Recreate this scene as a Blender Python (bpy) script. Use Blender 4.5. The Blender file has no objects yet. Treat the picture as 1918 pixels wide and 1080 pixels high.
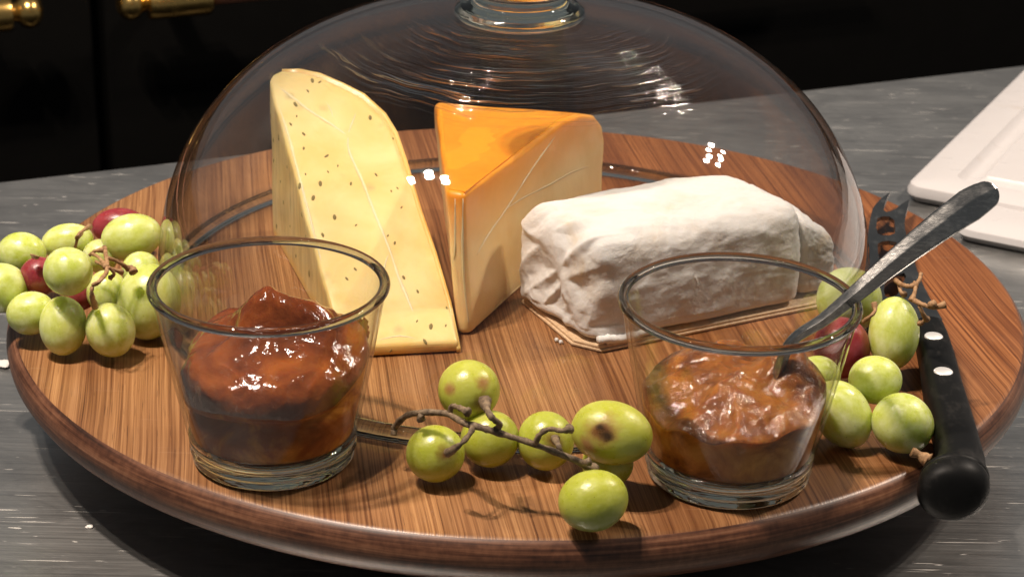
import bpy, bmesh, math, random
from mathutils import Vector, Matrix, noise
random.seed(7)
sc = bpy.context.scene
col = sc.collection

# ------------------------------------------------------------------ camera
F_PX, CX, CY = 3820.9, 959.0, 540.0
CAM = Vector((0.0, -0.73409418, 0.31797129))
CR = Vector((0.99970553, 0.01293288, 0.02053268)).normalized()
CF = Vector((-0.00368805, 0.91728881, -0.39820553)).normalized()
CU = CR.cross(CF).normalized()
cd = bpy.data.cameras.new('camera')
cam = bpy.data.objects.new('camera', cd); col.objects.link(cam)
M = Matrix.Identity(4)
for i in range(3):
    M[i][0], M[i][1], M[i][2], M[i][3] = CR[i], CU[i], -CF[i], CAM[i]
cam.matrix_world = M
cd.sensor_width = 36.0
cd.lens = F_PX / 1918.0 * 36.0
cd.clip_start, cd.clip_end = 0.02, 60.0
cd.dof.use_dof = True
cd.dof.focus_distance = 0.69
cd.dof.aperture_fstop = 30.0
sc.camera = cam

# ------------------------------------------------------------------ world and lamps
w = bpy.data.worlds.new('World'); sc.world = w; w.use_nodes = True
w.node_tree.nodes['Background'].inputs[0].default_value = (0.93, 0.97, 1.0, 1)
w.node_tree.nodes['Background'].inputs[1].default_value = 0.125
sc.view_settings.view_transform = 'Standard'
sc.view_settings.look = 'None'
sc.view_settings.exposure = 0.0
sc.view_settings.gamma = 1.0
sc.cycles.max_bounces = 14
sc.cycles.transparent_max_bounces = 24
sc.cycles.transmission_bounces = 12
sc.cycles.glossy_bounces = 6
sc.cycles.use_denoising = True
sc.cycles.caustics_reflective = False
sc.cycles.caustics_refractive = True
sc.cycles.blur_glossy = 0.3
sc.cycles.sample_clamp_indirect = 6.0

def lamp(x, y, z, power, rad, colr):
    ld = bpy.data.lights.new('ceiling_lamp', 'POINT')
    ld.energy = power; ld.shadow_soft_size = rad; ld.color = colr
    o = bpy.data.objects.new('ceiling_lamp', ld); o.location = (x, y, z); col.objects.link(o)
WARM = (1.0, 0.85, 0.72)
for x, y, pw in ((-0.44, -0.20, 43), (-0.36, -0.27, 43), (-0.55, -0.24, 21)):
    lamp(x, y, 1.2, pw, 0.022, WARM)
for x, y, pw in ((1.05, 0.36, 24), (1.03, 0.50, 24), (1.18, 0.40, 12), (1.16, 0.52, 12)):
    lamp(x, y, 1.2, pw, 0.022, WARM)

# ------------------------------------------------------------------ helpers
def ray(px, py):
    return (CF + CR * ((px - CX) / F_PX) - CU * ((py - CY) / F_PX))
def at(px, py, z=0.0):
    d = ray(px, py)
    return CAM + d * ((z - CAM.z) / d.z)
def on_plane(px, py, p0, n):
    d = ray(px, py)
    return CAM + d * ((p0 - CAM).dot(n) / d.dot(n))
def pxm(p):                      # metres per photo pixel at a point
    return (p - CAM).dot(CF) / F_PX

def tag(o, label=None, cat=None, group=None, kind=None):
    if label: o['label'] = label
    if cat: o['category'] = cat
    if group: o['group'] = group
    if kind: o['kind'] = kind
    return o
def adopt(o, parent):
    if parent is not None:
        o.parent = parent
        o.matrix_parent_inverse = WORLD.get(parent.name, Matrix.Identity(4)).inverted()
    return o
WORLD = {}
def empty(name, loc, rz=0.0):
    o = bpy.data.objects.new(name, None); col.objects.link(o)
    o.empty_display_size = 0.02
    o.location = loc; o.rotation_euler = (0, 0, rz)
    WORLD[o.name] = Matrix.Translation(loc) @ Matrix.Rotation(rz, 4, 'Z')
    return o
def link(name, me, mats, parent=None, smooth=True):
    if not isinstance(mats, (list, tuple)): mats = [mats]
    for m in mats: me.materials.append(m)
    if smooth:
        me.polygons.foreach_set('use_smooth', [True] * len(me.polygons))
    o = bpy.data.objects.new(name, me); col.objects.link(o)
    WORLD[o.name] = Matrix.Identity(4)
    return adopt(o, parent)
def from_bm(name, bm, mats, parent=None, smooth=True):
    bmesh.ops.recalc_face_normals(bm, faces=bm.faces[:])
    me = bpy.data.meshes.new(name); bm.to_mesh(me); bm.free()
    return link(name, me, mats, parent, smooth)
def lathe(name, prof, mats, parent=None, seg=128, centre=(0, 0, 0), closed=False, pick=None, smooth=True):
    """prof: (r, z) list; closed joins last to first; pick(i) gives a material index for ring i"""
    bm = bmesh.new(); uvl = bm.loops.layers.uv.new('UVMap')
    rings = []; s = [0.0]
    for i in range(1, len(prof)):
        s.append(s[-1] + math.hypot(prof[i][0] - prof[i-1][0], prof[i][1] - prof[i-1][1]))
    for r, z in prof:
        if r < 1e-6:
            rings.append([bm.verts.new((centre[0], centre[1], centre[2] + z))])
        else:
            rings.append([bm.verts.new((centre[0] + r * math.sin(2*math.pi*k/seg), centre[1] + r * math.cos(2*math.pi*k/seg), centre[2] + z)) for k in range(seg)])
    n = len(prof)
    R = max(p[0] for p in prof)
    for i in range(n if closed else n - 1):
        a, b = rings[i], rings[(i + 1) % n]
        sa = s[i]; sb = s[(i + 1) % n] if i + 1 < n else s[i]
        for k in range(seg):
            k2 = (k + 1) % seg
            u0, u1 = 2*math.pi*R*k/seg, 2*math.pi*R*(k+1)/seg
            if len(a) == 1 and len(b) == 1: continue
            if len(a) == 1: vs, uv = (a[0], b[k], b[k2]), ((u0, sa), (u0, sb), (u1, sb))
            elif len(b) == 1: vs, uv = (a[k], b[0], a[k2]), ((u0, sa), (u0, sb), (u1, sa))
            else: vs, uv = (a[k], b[k], b[k2], a[k2]), ((u0, sa), (u0, sb), (u1, sb), (u1, sa))
            f = bm.faces.new(vs)
            for l, q in zip(f.loops, uv): l[uvl].uv = q
            if pick: f.material_index = pick(i)
    bmesh.ops.recalc_face_normals(bm, faces=bm.faces[:])
    me = bpy.data.meshes.new(name); bm.to_mesh(me); bm.free()
    return link(name, me, mats, parent, smooth)
def torus(name, R, z, a, b, m, parent, centre, seg=160, k=20):
    prof = [(R + a * math.cos(2*math.pi*i/k), z + b * math.sin(2*math.pi*i/k)) for i in range(k)]
    return lathe(name, prof, m, parent, seg, centre, closed=True)
def tube_into(bm, pts, rads, seg=9, jitter=0.0):
    pts = [Vector(p) for p in pts]
    if not isinstance(rads, (list, tuple)): rads = [rads] * len(pts)
    # resample smoothly (Catmull-Rom)
    P, R = [], []
    for i in range(len(pts) - 1):
        p0, p1, p2, p3 = pts[max(i-1, 0)], pts[i], pts[i+1], pts[min(i+2, len(pts)-1)]
        for j in range(5):
            t = j / 5
            P.append(0.5*((2*p1) + (p2-p0)*t + (2*p0-5*p1+4*p2-p3)*t*t + (3*p1-p0-3*p2+p3)*t**3))
            R.append(rads[i] * (1-t) + rads[i+1] * t)
    P.append(pts[-1]); R.append(rads[-1])
    prev = None; ref = Vector((0.31, 0.2, 0.93)).normalized()
    for i, p in enumerate(P):
        t = (P[min(i+1, len(P)-1)] - P[max(i-1, 0)]).normalized()
        a = t.cross(ref)
        if a.length < 1e-3: a = t.cross(Vector((1, 0, 0)))
        a.normalize(); b = t.cross(a)
        ring = []
        nod = 1 + (jitter * random.uniform(-0.8, 1.6) if jitter else 0)
        for k in range(seg):
            rr = R[i] * nod * (1 + jitter * random.uniform(-1, 1))
            ring.append(bm.verts.new(p + (a * math.cos(2*math.pi*k/seg) + b * math.sin(2*math.pi*k/seg)) * rr))
        if prev:
            for k in range(seg):
                bm.faces.new((prev[k], prev[(k+1) % seg], ring[(k+1) % seg], ring[k]))
        else:
            bm.faces.new(ring[::-1])
        prev = ring
    bm.faces.new(prev)
def prism(name, top, bot, mats, parent=None, bevel=0.0015, seg=3, subdiv=0):
    bm = bmesh.new()
    t = [bm.verts.new(p) for p in top]; b = [bm.verts.new(p) for p in bot]
    bm.faces.new(t); bm.faces.new(b[::-1])
    n = len(t)
    for i in range(n):
        bm.faces.new((t[i], b[i], b[(i+1) % n], t[(i+1) % n]))
    bmesh.ops.recalc_face_normals(bm, faces=bm.faces[:])
    if bevel:
        ed = [e for e in bm.edges if len(e.link_faces) == 2 and e.calc_face_angle(0) > 0.35]
        bmesh.ops.bevel(bm, geom=ed, offset=bevel, segments=seg, affect='EDGES', profile=0.5, clamp_overlap=True)
    return from_bm(name, bm, mats, parent, smooth=False)
def shade_auto(o, ang=35):
    me = o.data
    me.polygons.foreach_set('use_smooth', [True] * len(me.polygons))
    bm = bmesh.new(); bm.from_mesh(me)
    for e in bm.edges:
        e.smooth = not (len(e.link_faces) == 2 and e.calc_face_angle(0) > math.radians(ang))
    bm.to_mesh(me); bm.free()
    return o

# ------------------------------------------------------------------ materials
class NT:
    def __init__(s, name):
        s.m = bpy.data.materials.new(name); s.m.use_nodes = True
        s.t = s.m.node_tree; s.n = s.t.nodes; s.l = s.t.links
        s.bsdf = s.n['Principled BSDF']; s.out = s.n['Material Output']
    def node(s, typ, **kw):
        nd = s.n.new(typ)
        for k, v in kw.items(): setattr(nd, k, v)
        return nd
    def put(s, sock, v):
        if hasattr(v, 'is_output'): s.l.new(v, sock)
        elif v is not None: sock.default_value = v
    def coord(s, which='Object'):
        return s.node('ShaderNodeTexCoord').outputs[which]
    def mapping(s, vec, loc=(0, 0, 0), rot=(0, 0, 0), scale=(1, 1, 1)):
        nd = s.node('ShaderNodeMapping'); s.put(nd.inputs['Vector'], vec)
        nd.inputs['Location'].default_value = loc; nd.inputs['Rotation'].default_value = rot; nd.inputs['Scale'].default_value = scale
        return nd.outputs[0]
    def noise(s, vec, scale=5, detail=4, rough=0.55, dist=0.0, w4=None):
        nd = s.node('ShaderNodeTexNoise')
        if w4 is not None:
            nd.noise_dimensions = '4D'; s.put(nd.inputs['W'], w4)
        s.put(nd.inputs['Vector'], vec); nd.inputs['Scale'].default_value = scale
        nd.inputs['Detail'].default_value = detail; nd.inputs['Roughness'].default_value = rough; nd.inputs['Distortion'].default_value = dist
        return nd.outputs['Fac']
    def voronoi(s, vec, scale=5, feature='F1', rnd=1.0):
        nd = s.node('ShaderNodeTexVoronoi', feature=feature); s.put(nd.inputs['Vector'], vec)
        nd.inputs['Scale'].default_value = scale; nd.inputs['Randomness'].default_value = rnd
        return nd.outputs['Distance']
    def ramp(s, fac, stops, interp='LINEAR'):
        nd = s.node('ShaderNodeValToRGB'); s.put(nd.inputs[0], fac); cr = nd.color_ramp; cr.interpolation = interp
        while len(cr.elements) < len(stops): cr.elements.new(0.5)
        for e, (p, c) in zip(cr.elements, stops):
            e.position = p
            e.color = (c, c, c, 1) if isinstance(c, (int, float)) else (*c, 1)
        return nd.outputs[0]
    def mix(s, fac, a, b, blend='MIX'):
        nd = s.node('ShaderNodeMix', data_type='RGBA', blend_type=blend)
        s.put(nd.inputs[0], fac)
        for k, v in ((6, a), (7, b)):
            if isinstance(v, tuple): v = (*v[:3], 1)
            s.put(nd.inputs[k], v)
        return nd.outputs[2]
    def math(s, op, a, b=None, c=None, clamp=False):
        nd = s.node('ShaderNodeMath', operation=op, use_clamp=clamp)
        s.put(nd.inputs[0], a)
        if b is not None: s.put(nd.inputs[1], b)
        if c is not None: s.put(nd.inputs[2], c)
        return nd.outputs[0]
    def bump(s, h, strength=0.3, dist=0.001, normal=None):
        nd = s.node('ShaderNodeBump'); s.put(nd.inputs['Height'], h)
        nd.inputs['Strength'].default_value = strength; nd.inputs['Distance'].default_value = dist
        if normal is not None: s.put(nd.inputs['Normal'], normal)
        return nd.outputs[0]
    def set(s, **kw):
        names = dict(color='Base Color', rough='Roughness', metal='Metallic', normal='Normal', sss='Subsurface Weight', sssr='Subsurface Radius',
                     ssss='Subsurface Scale', coat='Coat Weight', coatr='Coat Roughness', spec='Specular IOR Level', trans='Transmission Weight', ior='IOR',
                     aniso='Anisotropic', coatn='Coat Normal', sheen='Sheen Weight')
        for k, v in kw.items():
            if isinstance(v, tuple) and k == 'color': v = (*v[:3], 1)
            s.put(s.bsdf.inputs[names[k]], v)
        return s.m

def mat_wood_top():
    t = NT('board_wood')
    c = t.mapping(t.coord(), rot=(0, 0, math.radians(-9)))
    wob = t.noise(t.mapping(c, scale=(9, 5, 9)), 1.0, 2)
    wv = t.node('ShaderNodeVectorMath', operation='ADD'); t.put(wv.inputs[0], c)
    cmb = t.node('ShaderNodeCombineXYZ'); t.put(cmb.inputs[0], t.math('MULTIPLY', t.math('SUBTRACT', wob, 0.5), 0.008))
    t.put(wv.inputs[1], cmb.outputs[0]); c = wv.outputs[0]
    fine = t.noise(t.mapping(c, scale=(1700, 9, 60)), 1.0, 3, 0.6)
    mid = t.noise(t.mapping(c, scale=(800, 6, 30), loc=(3, 1, 0)), 1.0, 3, 0.6)
    wide = t.noise(t.mapping(c, scale=(38, 2.2, 10), loc=(7, 3, 0)), 1.0, 2, 0.5)
    k = t.math('ADD', t.math('MULTIPLY', fine, 0.5), t.math('MULTIPLY', mid, 0.5))
    base = t.ramp(k, [(0.33, (0.066, 0.024, 0.009)), (0.42, (0.178, 0.076, 0.029)), (0.50, (0.280, 0.135, 0.054)), (0.62, (0.410, 0.218, 0.096))])
    tone = t.ramp(wide, [(0.32, (0.62, 0.52, 0.46)), (0.52, (0.95, 0.92, 0.9)), (0.7, (1.12, 1.1, 1.0))])
    colr = t.mix(1.0, base, tone, 'MULTIPLY')
    # warmer, dimmer light painted into the colour towards the right and rear
    sx = t.node('ShaderNodeSeparateXYZ'); t.put(sx.inputs[0], t.coord())
    g = t.math('ADD', t.math('MULTIPLY', sx.outputs[0], 2.4), t.math('MULTIPLY', sx.outputs[1], 2.2))
    g = t.math('ADD', g, t.math('MULTIPLY', wide, 0.3))
    red = t.ramp(g, [(0.0, (1, 1, 1)), (0.55, (0.82, 0.60, 0.46))])
    colr = t.mix(1.0, colr, red, 'MULTIPLY')
    sp = t.noise(t.coord(), 60, 3)
    pore = t.noise(t.mapping(c, scale=(2600, 60, 60), loc=(1, 5, 0)), 1.0, 1.5, 0.5)
    colr = t.mix(t.ramp(pore, [(0.66, 0.0), (0.72, 0.65)]), colr, (0.045, 0.015, 0.006))
    cut = t.noise(t.mapping(t.coord(), rot=(0, 0, 0.9), scale=(25, 1500, 1)), 1.0, 1.5, 0.5)
    colr = t.mix(t.ramp(cut, [(0.73, 0.0), (0.76, 0.35)]), colr, (0.50, 0.33, 0.20))
    return t.set(color=colr, rough=t.ramp(sp, [(0.3, 0.30), (0.7, 0.42)]), spec=0.45, normal=t.bump(k, 0.22, 0.0005))
def mat_wood_edge():
    t = NT('board_edge_wood')
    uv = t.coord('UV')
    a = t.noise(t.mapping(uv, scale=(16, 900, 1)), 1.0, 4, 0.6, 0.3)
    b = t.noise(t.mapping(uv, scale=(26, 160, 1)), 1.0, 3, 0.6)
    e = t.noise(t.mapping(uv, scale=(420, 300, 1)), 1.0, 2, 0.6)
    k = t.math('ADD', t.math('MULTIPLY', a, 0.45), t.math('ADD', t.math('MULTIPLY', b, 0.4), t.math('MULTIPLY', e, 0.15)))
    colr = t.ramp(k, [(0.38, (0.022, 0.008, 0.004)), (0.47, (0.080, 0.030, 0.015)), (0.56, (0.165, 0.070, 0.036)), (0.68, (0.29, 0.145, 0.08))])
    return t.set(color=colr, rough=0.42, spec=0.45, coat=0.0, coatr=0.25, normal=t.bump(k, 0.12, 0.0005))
def mat_steel():
    t = NT('brushed_steel')
    c = t.coord()
    m1 = t.noise(t.mapping(c, rot=(0, 0, math.radians(-4)), scale=(14, 900, 1)), 1.0, 4, 0.62)
    m2 = t.noise(t.mapping(c, rot=(0, 0, math.radians(-38)), scale=(16, 800, 1)), 1.0, 3, 0.6)
    m3 = t.noise(t.mapping(c, rot=(0, 0, math.radians(-22)), scale=(20, 900, 1), loc=(4, 4, 0)), 1.0, 3, 0.6)
    big = t.noise(c, 7, 4, 0.6)
    h = t.math('ADD', m1, t.math('ADD', t.math('MULTIPLY', m2, 0.5), t.math('MULTIPLY', m3, 0.5)))
    def scr(rot, sx, sy, thr, loc):
        nz = t.noise(t.mapping(c, rot=(0, 0, math.radians(rot)), scale=(sx, sy, 1), loc=loc), 1.0, 2.0, 0.5)
        return t.ramp(nz, [(thr, 0.0), (thr + 0.035, 1.0)])
    s1 = scr(-2, 34, 650, 0.675, (0, 0, 0))
    s2 = scr(-36, 22, 600, 0.69, (5, 9, 0))
    s3 = scr(8, 110, 420, 0.70, (2, 6, 0))
    s = t.math('MAXIMUM', s1, t.math('MAXIMUM', s2, s3))
    colr = t.mix(s, t.ramp(big, [(0.3, (0.40, 0.405, 0.405)), (0.7, (0.66, 0.655, 0.64))]), (0.8, 0.78, 0.74))  # broad blotchy tone stands in for uneven reflections of the room
    swirl = t.noise(t.mapping(c, scale=(22, 46, 1), rot=(0, 0, 0.25)), 1.0, 6, 0.72, 0.8)
    colr = t.mix(0.6, colr, t.ramp(swirl, [(0.35, (0.62, 0.62, 0.62)), (0.65, (1.2, 1.19, 1.16))]), 'MULTIPLY')
    colr = t.mix(0.12, colr, t.ramp(h, [(0.8, (0.55, 0.55, 0.55)), (1.25, (1.25, 1.25, 1.22))]), 'MULTIPLY')
    rg = t.math('ADD', t.ramp(m1, [(0.3, 0.28), (0.7, 0.42)]), t.math('MULTIPLY', s, 0.25))
    hh = t.math('ADD', h, t.math('MULTIPLY', s, -1.5))
    return t.set(color=colr, metal=0.9, rough=rg, normal=t.bump(hh, 0.09, 0.0004))
def mat_plain(name, colr, rough=0.5, metal=0.0, bscale=None, bstr=0.2, bdist=0.0005, **kw):
    t = NT(name)
    c = t.coord()
    n1 = t.noise(c, 40, 4)
    colr2 = t.mix(n1, tuple(x * 0.85 for x in colr), tuple(min(1, x * 1.12) for x in colr))
    args = dict(color=colr2, rough=t.math('ADD', rough - 0.05, t.math('MULTIPLY', n1, 0.1)), metal=metal)
    if bscale: args['normal'] = t.bump(t.noise(c, bscale, 5, 0.6), bstr, bdist)
    args.update(kw)
    return t.set(**args)
def mat_thin_glass(name, ripple=False, tint=(0.985, 0.988, 0.985), edge=(0.42, 0.43, 0.42)):
    """blown glass wall thin enough that light goes straight on: Fresnel-weighted mirror over clear"""
    t = NT(name); t.n.remove(t.bsdf)
    lw = t.node('ShaderNodeLayerWeight'); lw.inputs['Blend'].default_value = 0.5
    c = t.coord()
    wav = t.noise(t.mapping(c, scale=(14, 14, 30)), 1.0, 3, 0.5)
    nrm = t.bump(wav, 0.14, 0.003)
    if ripple:
        # thick blown rings under the knob: streaky ridges that bend the light
        sx = t.node('ShaderNodeSeparateXYZ'); t.put(sx.inputs[0], c)
        ln = t.node('ShaderNodeVectorMath', operation='LENGTH'); t.put(ln.inputs[0], t.mapping(c, scale=(1, 1, 0)))
        rad = ln.outputs['Value']
        th = t.math('ARCTAN2', sx.outputs[0], t.math('MULTIPLY', sx.outputs[1], -1.0))
        wob = t.noise(t.mapping(c, scale=(26, 26, 26)), 1.0, 2, 0.5)
        rw = t.math('ADD', rad, t.math('MULTIPLY', t.math('SUBTRACT', wob, 0.5), 0.010))
        cb = t.node('ShaderNodeCombineXYZ'); t.put(cb.inputs[0], t.math('MULTIPLY', th, 1.3)); t.put(cb.inputs[1], t.math('MULTIPLY', rw, 420.0))
        st = t.noise(cb.outputs[0], 1.0, 2.5, 0.6)
        band = t.ramp(rad, [(0.030, 0.0), (0.040, 0.8), (0.074, 1.0), (0.084, 0.0)])
        front = t.ramp(t.math('COSINE', th), [(0.15, 0.0), (0.75, 1.0)])
        up = t.math('GREATER_THAN', sx.outputs[2], 0.06)
        patch = t.ramp(t.noise(t.mapping(c, scale=(16, 30, 30), loc=(3, 1, 0)), 1.0, 2, 0.5), [(0.40, 0.12), (0.58, 1.0)])
        low = t.ramp(rad, [(0.066, 0.0), (0.072, 1.0), (0.080, 1.0), (0.083, 0.0)])
        act = t.math('MULTIPLY', t.math('MULTIPLY', t.math('MAXIMUM', t.math('MULTIPLY', band, patch), low), front), up)
        ridge = t.math('MULTIPLY', t.ramp(st, [(0.575, 0.0), (0.61, 1.0), (0.65, 0.2)]), act)
        nrm = t.bump(t.math('MULTIPLY', st, act), 1.0, 0.0022, nrm)
    t.put(lw.inputs['Normal'], nrm)
    f5 = t.math('POWER', lw.outputs['Facing'], 3.7 if ripple else 5.0)
    fr = t.math('MULTIPLY_ADD', f5, 0.9, 0.026, clamp=True)
    if ripple: fr = t.math('ADD', fr, t.math('MULTIPLY', ridge, 0.22), clamp=True)
    tr = t.node('ShaderNodeBsdfTransparent')
    lw2 = t.node('ShaderNodeLayerWeight'); lw2.inputs['Blend'].default_value = 0.5
    t.put(tr.inputs[0], t.mix(t.math('POWER', lw2.outputs['Facing'], 4.0), tint, edge))
    gl = t.node('ShaderNodeBsdfGlossy'); gl.inputs['Roughness'].default_value = 0.02
    t.put(gl.inputs['Normal'], nrm)
    mx = t.node('ShaderNodeMixShader'); t.put(mx.inputs[0], fr); t.put(mx.inputs[1], tr.outputs[0]); t.put(mx.inputs[2], gl.outputs[0])
    last = mx.outputs[0]
    if ripple:
        rf = t.node('ShaderNodeBsdfRefraction'); rf.inputs['IOR'].default_value = 1.45; rf.inputs['Roughness'].default_value = 0.03
        rf.inputs['Color'].default_value = (0.95, 0.96, 0.96, 1)
        t.put(rf.inputs['Normal'], nrm)
        m2 = t.node('ShaderNodeMixShader'); t.put(m2.inputs[0], t.math('MULTIPLY', ridge, 0.22)); t.put(m2.inputs[1], last); t.put(m2.inputs[2], rf.outputs[0])
        last = m2.outputs[0]
    t.put(t.out.inputs[0], last)
    return t.m
def mat_solid_glass(name, colr=(0.93, 0.95, 0.93)):
    t = NT(name); t.n.remove(t.bsdf)
    g = t.node('ShaderNodeBsdfGlass'); g.inputs['Color'].default_value = (*colr, 1)
    g.inputs['Roughness'].default_value = 0.0; g.inputs['IOR'].default_value = 1.5
    c = t.coord()
    t.put(g.inputs['Normal'], t.bump(t.noise(c, 160, 2), 0.12, 0.0006))
    t.put(t.out.inputs[0], g.outputs[0])
    return t.m
def mat_grape(name, lo, hi, bloom, scar=None, bloomamt=0.6, seed=0.0):
    t = NT(name); c = t.coord()
    oi = t.node('ShaderNodeObjectInfo'); rnd = t.math('MULTIPLY', oi.outputs['Random'], 40.0)
    n1 = t.noise(c, 0.9, 2, 0.5, w4=rnd)
    n2 = t.noise(c, 2.0, 5, 0.6, w4=t.math('ADD', rnd, 7.0))
    base = t.mix(t.math('MULTIPLY_ADD', oi.outputs['Random'], 0.7, t.math('MULTIPLY', t.ramp(n1, [(0.35, 0.0), (0.65, 1.0)]), 0.5), clamp=True), lo, hi)
    base = t.mix(t.math('MULTIPLY', t.ramp(n2, [(0.42, 0.0), (0.76, 1.0)]), bloomamt), base, bloom)
    # fine meridian veins
    ve = t.noise(t.mapping(c, scale=(7, 7, 1.2)), 1.0, 3, w4=rnd)
    base = t.mix(t.ramp(ve, [(0.52, 0.0), (0.66, 0.13)]), base, bloom)
    # lenticel dots
    d = t.voronoi(t.mapping(c, loc=(seed, 0, 0)), 4.2)
    base = t.mix(t.ramp(d, [(0.045, 0.85), (0.075, 0.0)]), base, (0.12, 0.09, 0.02))
    rough = t.ramp(n2, [(0.4, 0.27), (0.7, 0.50)])
    if scar:
        for (sx, sy, sz, rad, cl) in scar:
            vm = t.node('ShaderNodeVectorMath', operation='DISTANCE'); t.put(vm.inputs[0], c); vm.inputs[1].default_value = (sx, sy, sz)
            dd = t.math('ADD', vm.outputs['Value'], t.math('MULTIPLY', t.math('SUBTRACT', n2, 0.5), rad * 1.5))
            base = t.mix(t.ramp(dd, [(rad * 0.25, 1.0), (rad, 0.0)]), base, cl)
    return t.set(color=base, rough=rough, spec=0.5, sss=0.75, sssr=(0.9, 1.0, 0.3), ssss=0.010, normal=t.bump(t.noise(c, 5, 3), 0.05, 0.02), coat=0.05, coatr=0.15)
def mat_chutney(name, dark, mid, light, sc1, rough, amber=0.5, wet=True, fine=0.28, hb=0.5):
    t = NT(name); c = t.coord()
    n1 = t.noise(c, sc1, 5, 0.62, 0.6)
    n2 = t.noise(c, sc1 * 3.1, 4, 0.6)
    n3 = t.noise(c, sc1 * 7, 3, 0.6)
    colr = t.ramp(n1, [(0.34, dark), (0.5, mid), (0.68, light)])
    h = t.math('ADD', t.math('MULTIPLY', n1, 1.0), t.math('ADD', t.math('MULTIPLY', n2, 0.6), t.math('MULTIPLY', n3, fine)))
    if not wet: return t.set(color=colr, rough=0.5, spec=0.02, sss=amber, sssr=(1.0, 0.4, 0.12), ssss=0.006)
    return t.set(color=colr, rough=rough, spec=0.6, sss=amber, sssr=(1.0, 0.35, 0.1), ssss=0.006, coat=0.25, coatr=0.06, normal=t.bump(h, hb, 0.0022))
def mat_cheese(name, a, b, sc1, film=0.35, bump=0.25, sssr=(1.0, 0.6, 0.25), zt=None, spots=False):
    t = NT(name); c = t.coord()
    n1 = t.noise(c, sc1, 4, 0.55, 0.4)
    n2 = t.noise(c, sc1 * 9, 4, 0.6)
    colr = t.mix(t.ramp(n1, [(0.34, 0.0), (0.66, 1.0)]), a, b)
    if spots:
        # seeds lying under the surface show as soft grey green patches
        vd = t.voronoi(t.mapping(c, scale=(1, 1, 0.55)), 105)
        pick = t.ramp(t.noise(c, 60, 2), [(0.5, 0.0), (0.6, 1.0)])
        colr = t.mix(t.math('MULTIPLY', t.ramp(vd, [(0.08, 0.62), (0.30, 0.0)]), pick), colr, (0.42, 0.34, 0.16))
        stk = t.noise(t.mapping(c, scale=(240, 240, 28)), 1.0, 3, 0.6)
        gm = t.node('ShaderNodeNewGeometry'); gx = t.node('ShaderNodeSeparateXYZ'); t.put(gx.inputs[0], gm.outputs['True Normal'])
        lf = t.ramp(gx.outputs[2], [(0.2, 1.0), (0.4, 0.0)])
        colr = t.mix(t.math('MULTIPLY', lf, t.ramp(stk, [(0.42, 0.0), (0.62, 0.55)])), colr, (0.50, 0.36, 0.16))  # smeared streaks on steep sides; their browner tone is painted shade
    if zt:
        zx = t.node('ShaderNodeSeparateXYZ'); t.put(zx.inputs[0], c)
        zz = t.math('ADD', t.math('MULTIPLY', zx.outputs[2], 10.0), t.math('MULTIPLY', t.math('SUBTRACT', n1, 0.5), 0.06))
        colr = t.mix(t.ramp(zz, [(zt[0] * 10, zt[2]), (zt[1] * 10, zt[3])]), colr, zt[4])
    h = t.math('ADD', t.math('MULTIPLY', n1, 0.6), t.math('MULTIPLY', n2, 0.25))
    wr = t.noise(t.mapping(c, rot=(0.3, 0.5, 0.6), scale=(45, 160, 70)), 1.0, 3, 0.6, 0.5)
    return t.set(color=colr, rough=0.42, spec=0.4, sss=0.35, sssr=sssr, ssss=0.006, normal=t.bump(h, bump, 0.0012), coat=t.math('MULTIPLY', t.ramp(n2, [(0.35, 0.3), (0.65, 1.0)]), film * 0.7), coatr=0.22, coatn=t.bump(wr, 0.25, 0.001))
def mat_mould():
    t = NT('white_mould_rind'); c = t.coord()
    n1 = t.noise(c, 45, 5, 0.6, 0.5)
    n2 = t.noise(c, 420, 4, 0.7)
    vd = t.node('ShaderNodeVectorMath', operation='DISTANCE'); t.put(vd.inputs[0], c); vd.inputs[1].default_value = (0.02, -0.03, 0.03)
    wr = t.math('SINE', t.math('ADD', t.math('MULTIPLY', vd.outputs['Value'], 1500.0), t.math('MULTIPLY', n1, 16.0)))
    wr = t.math('MULTIPLY', t.math('MULTIPLY_ADD', wr, 0.5, 0.5), t.ramp(t.noise(c, 30, 2), [(0.45, 0.0), (0.6, 1.0)]))
    colr = t.ramp(n1, [(0.27, (0.64, 0.51, 0.36)), (0.38, (0.67, 0.615, 0.56)), (0.52, (0.70, 0.672, 0.648))])
    h = t.math('ADD', t.math('MULTIPLY', n1, 0.8), t.math('ADD', t.math('MULTIPLY', n2, 0.25), t.math('MULTIPLY', wr, 0.12)))
    return t.set(color=colr, rough=0.85, spec=0.2, sss=0.2, sssr=(1.0, 0.75, 0.5), ssss=0.003, normal=t.bump(h, 0.5, 0.0022))
def mat_stem(name, a, b):
    t = NT(name); c = t.coord()
    n1 = t.noise(c, 500, 4, 0.65)
    return t.set(color=t.ramp(n1, [(0.35, a), (0.65, b)]), rough=0.7, normal=t.bump(n1, 0.6, 0.0005))
def mat_worn(name, colr, worn, rough, metal, scratch, thr=0.6, **kw):
    t = NT(name); c = t.coord()
    n1 = t.noise(t.mapping(c, scale=scratch), 1.0, 4, 0.65)
    n2 = t.noise(c, 120, 4, 0.6)
    k = t.ramp(t.math('MULTIPLY_ADD', n1, 0.6, t.math('MULTIPLY', n2, 0.4)), [(thr - 0.08, 0.0), (thr + 0.06, 1.0)])
    return t.set(color=t.mix(k, colr, worn), rough=t.math('MULTIPLY_ADD', n2, 0.25, rough - 0.1), metal=metal, normal=t.bump(n1, 0.15, 0.0004), **kw)

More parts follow.
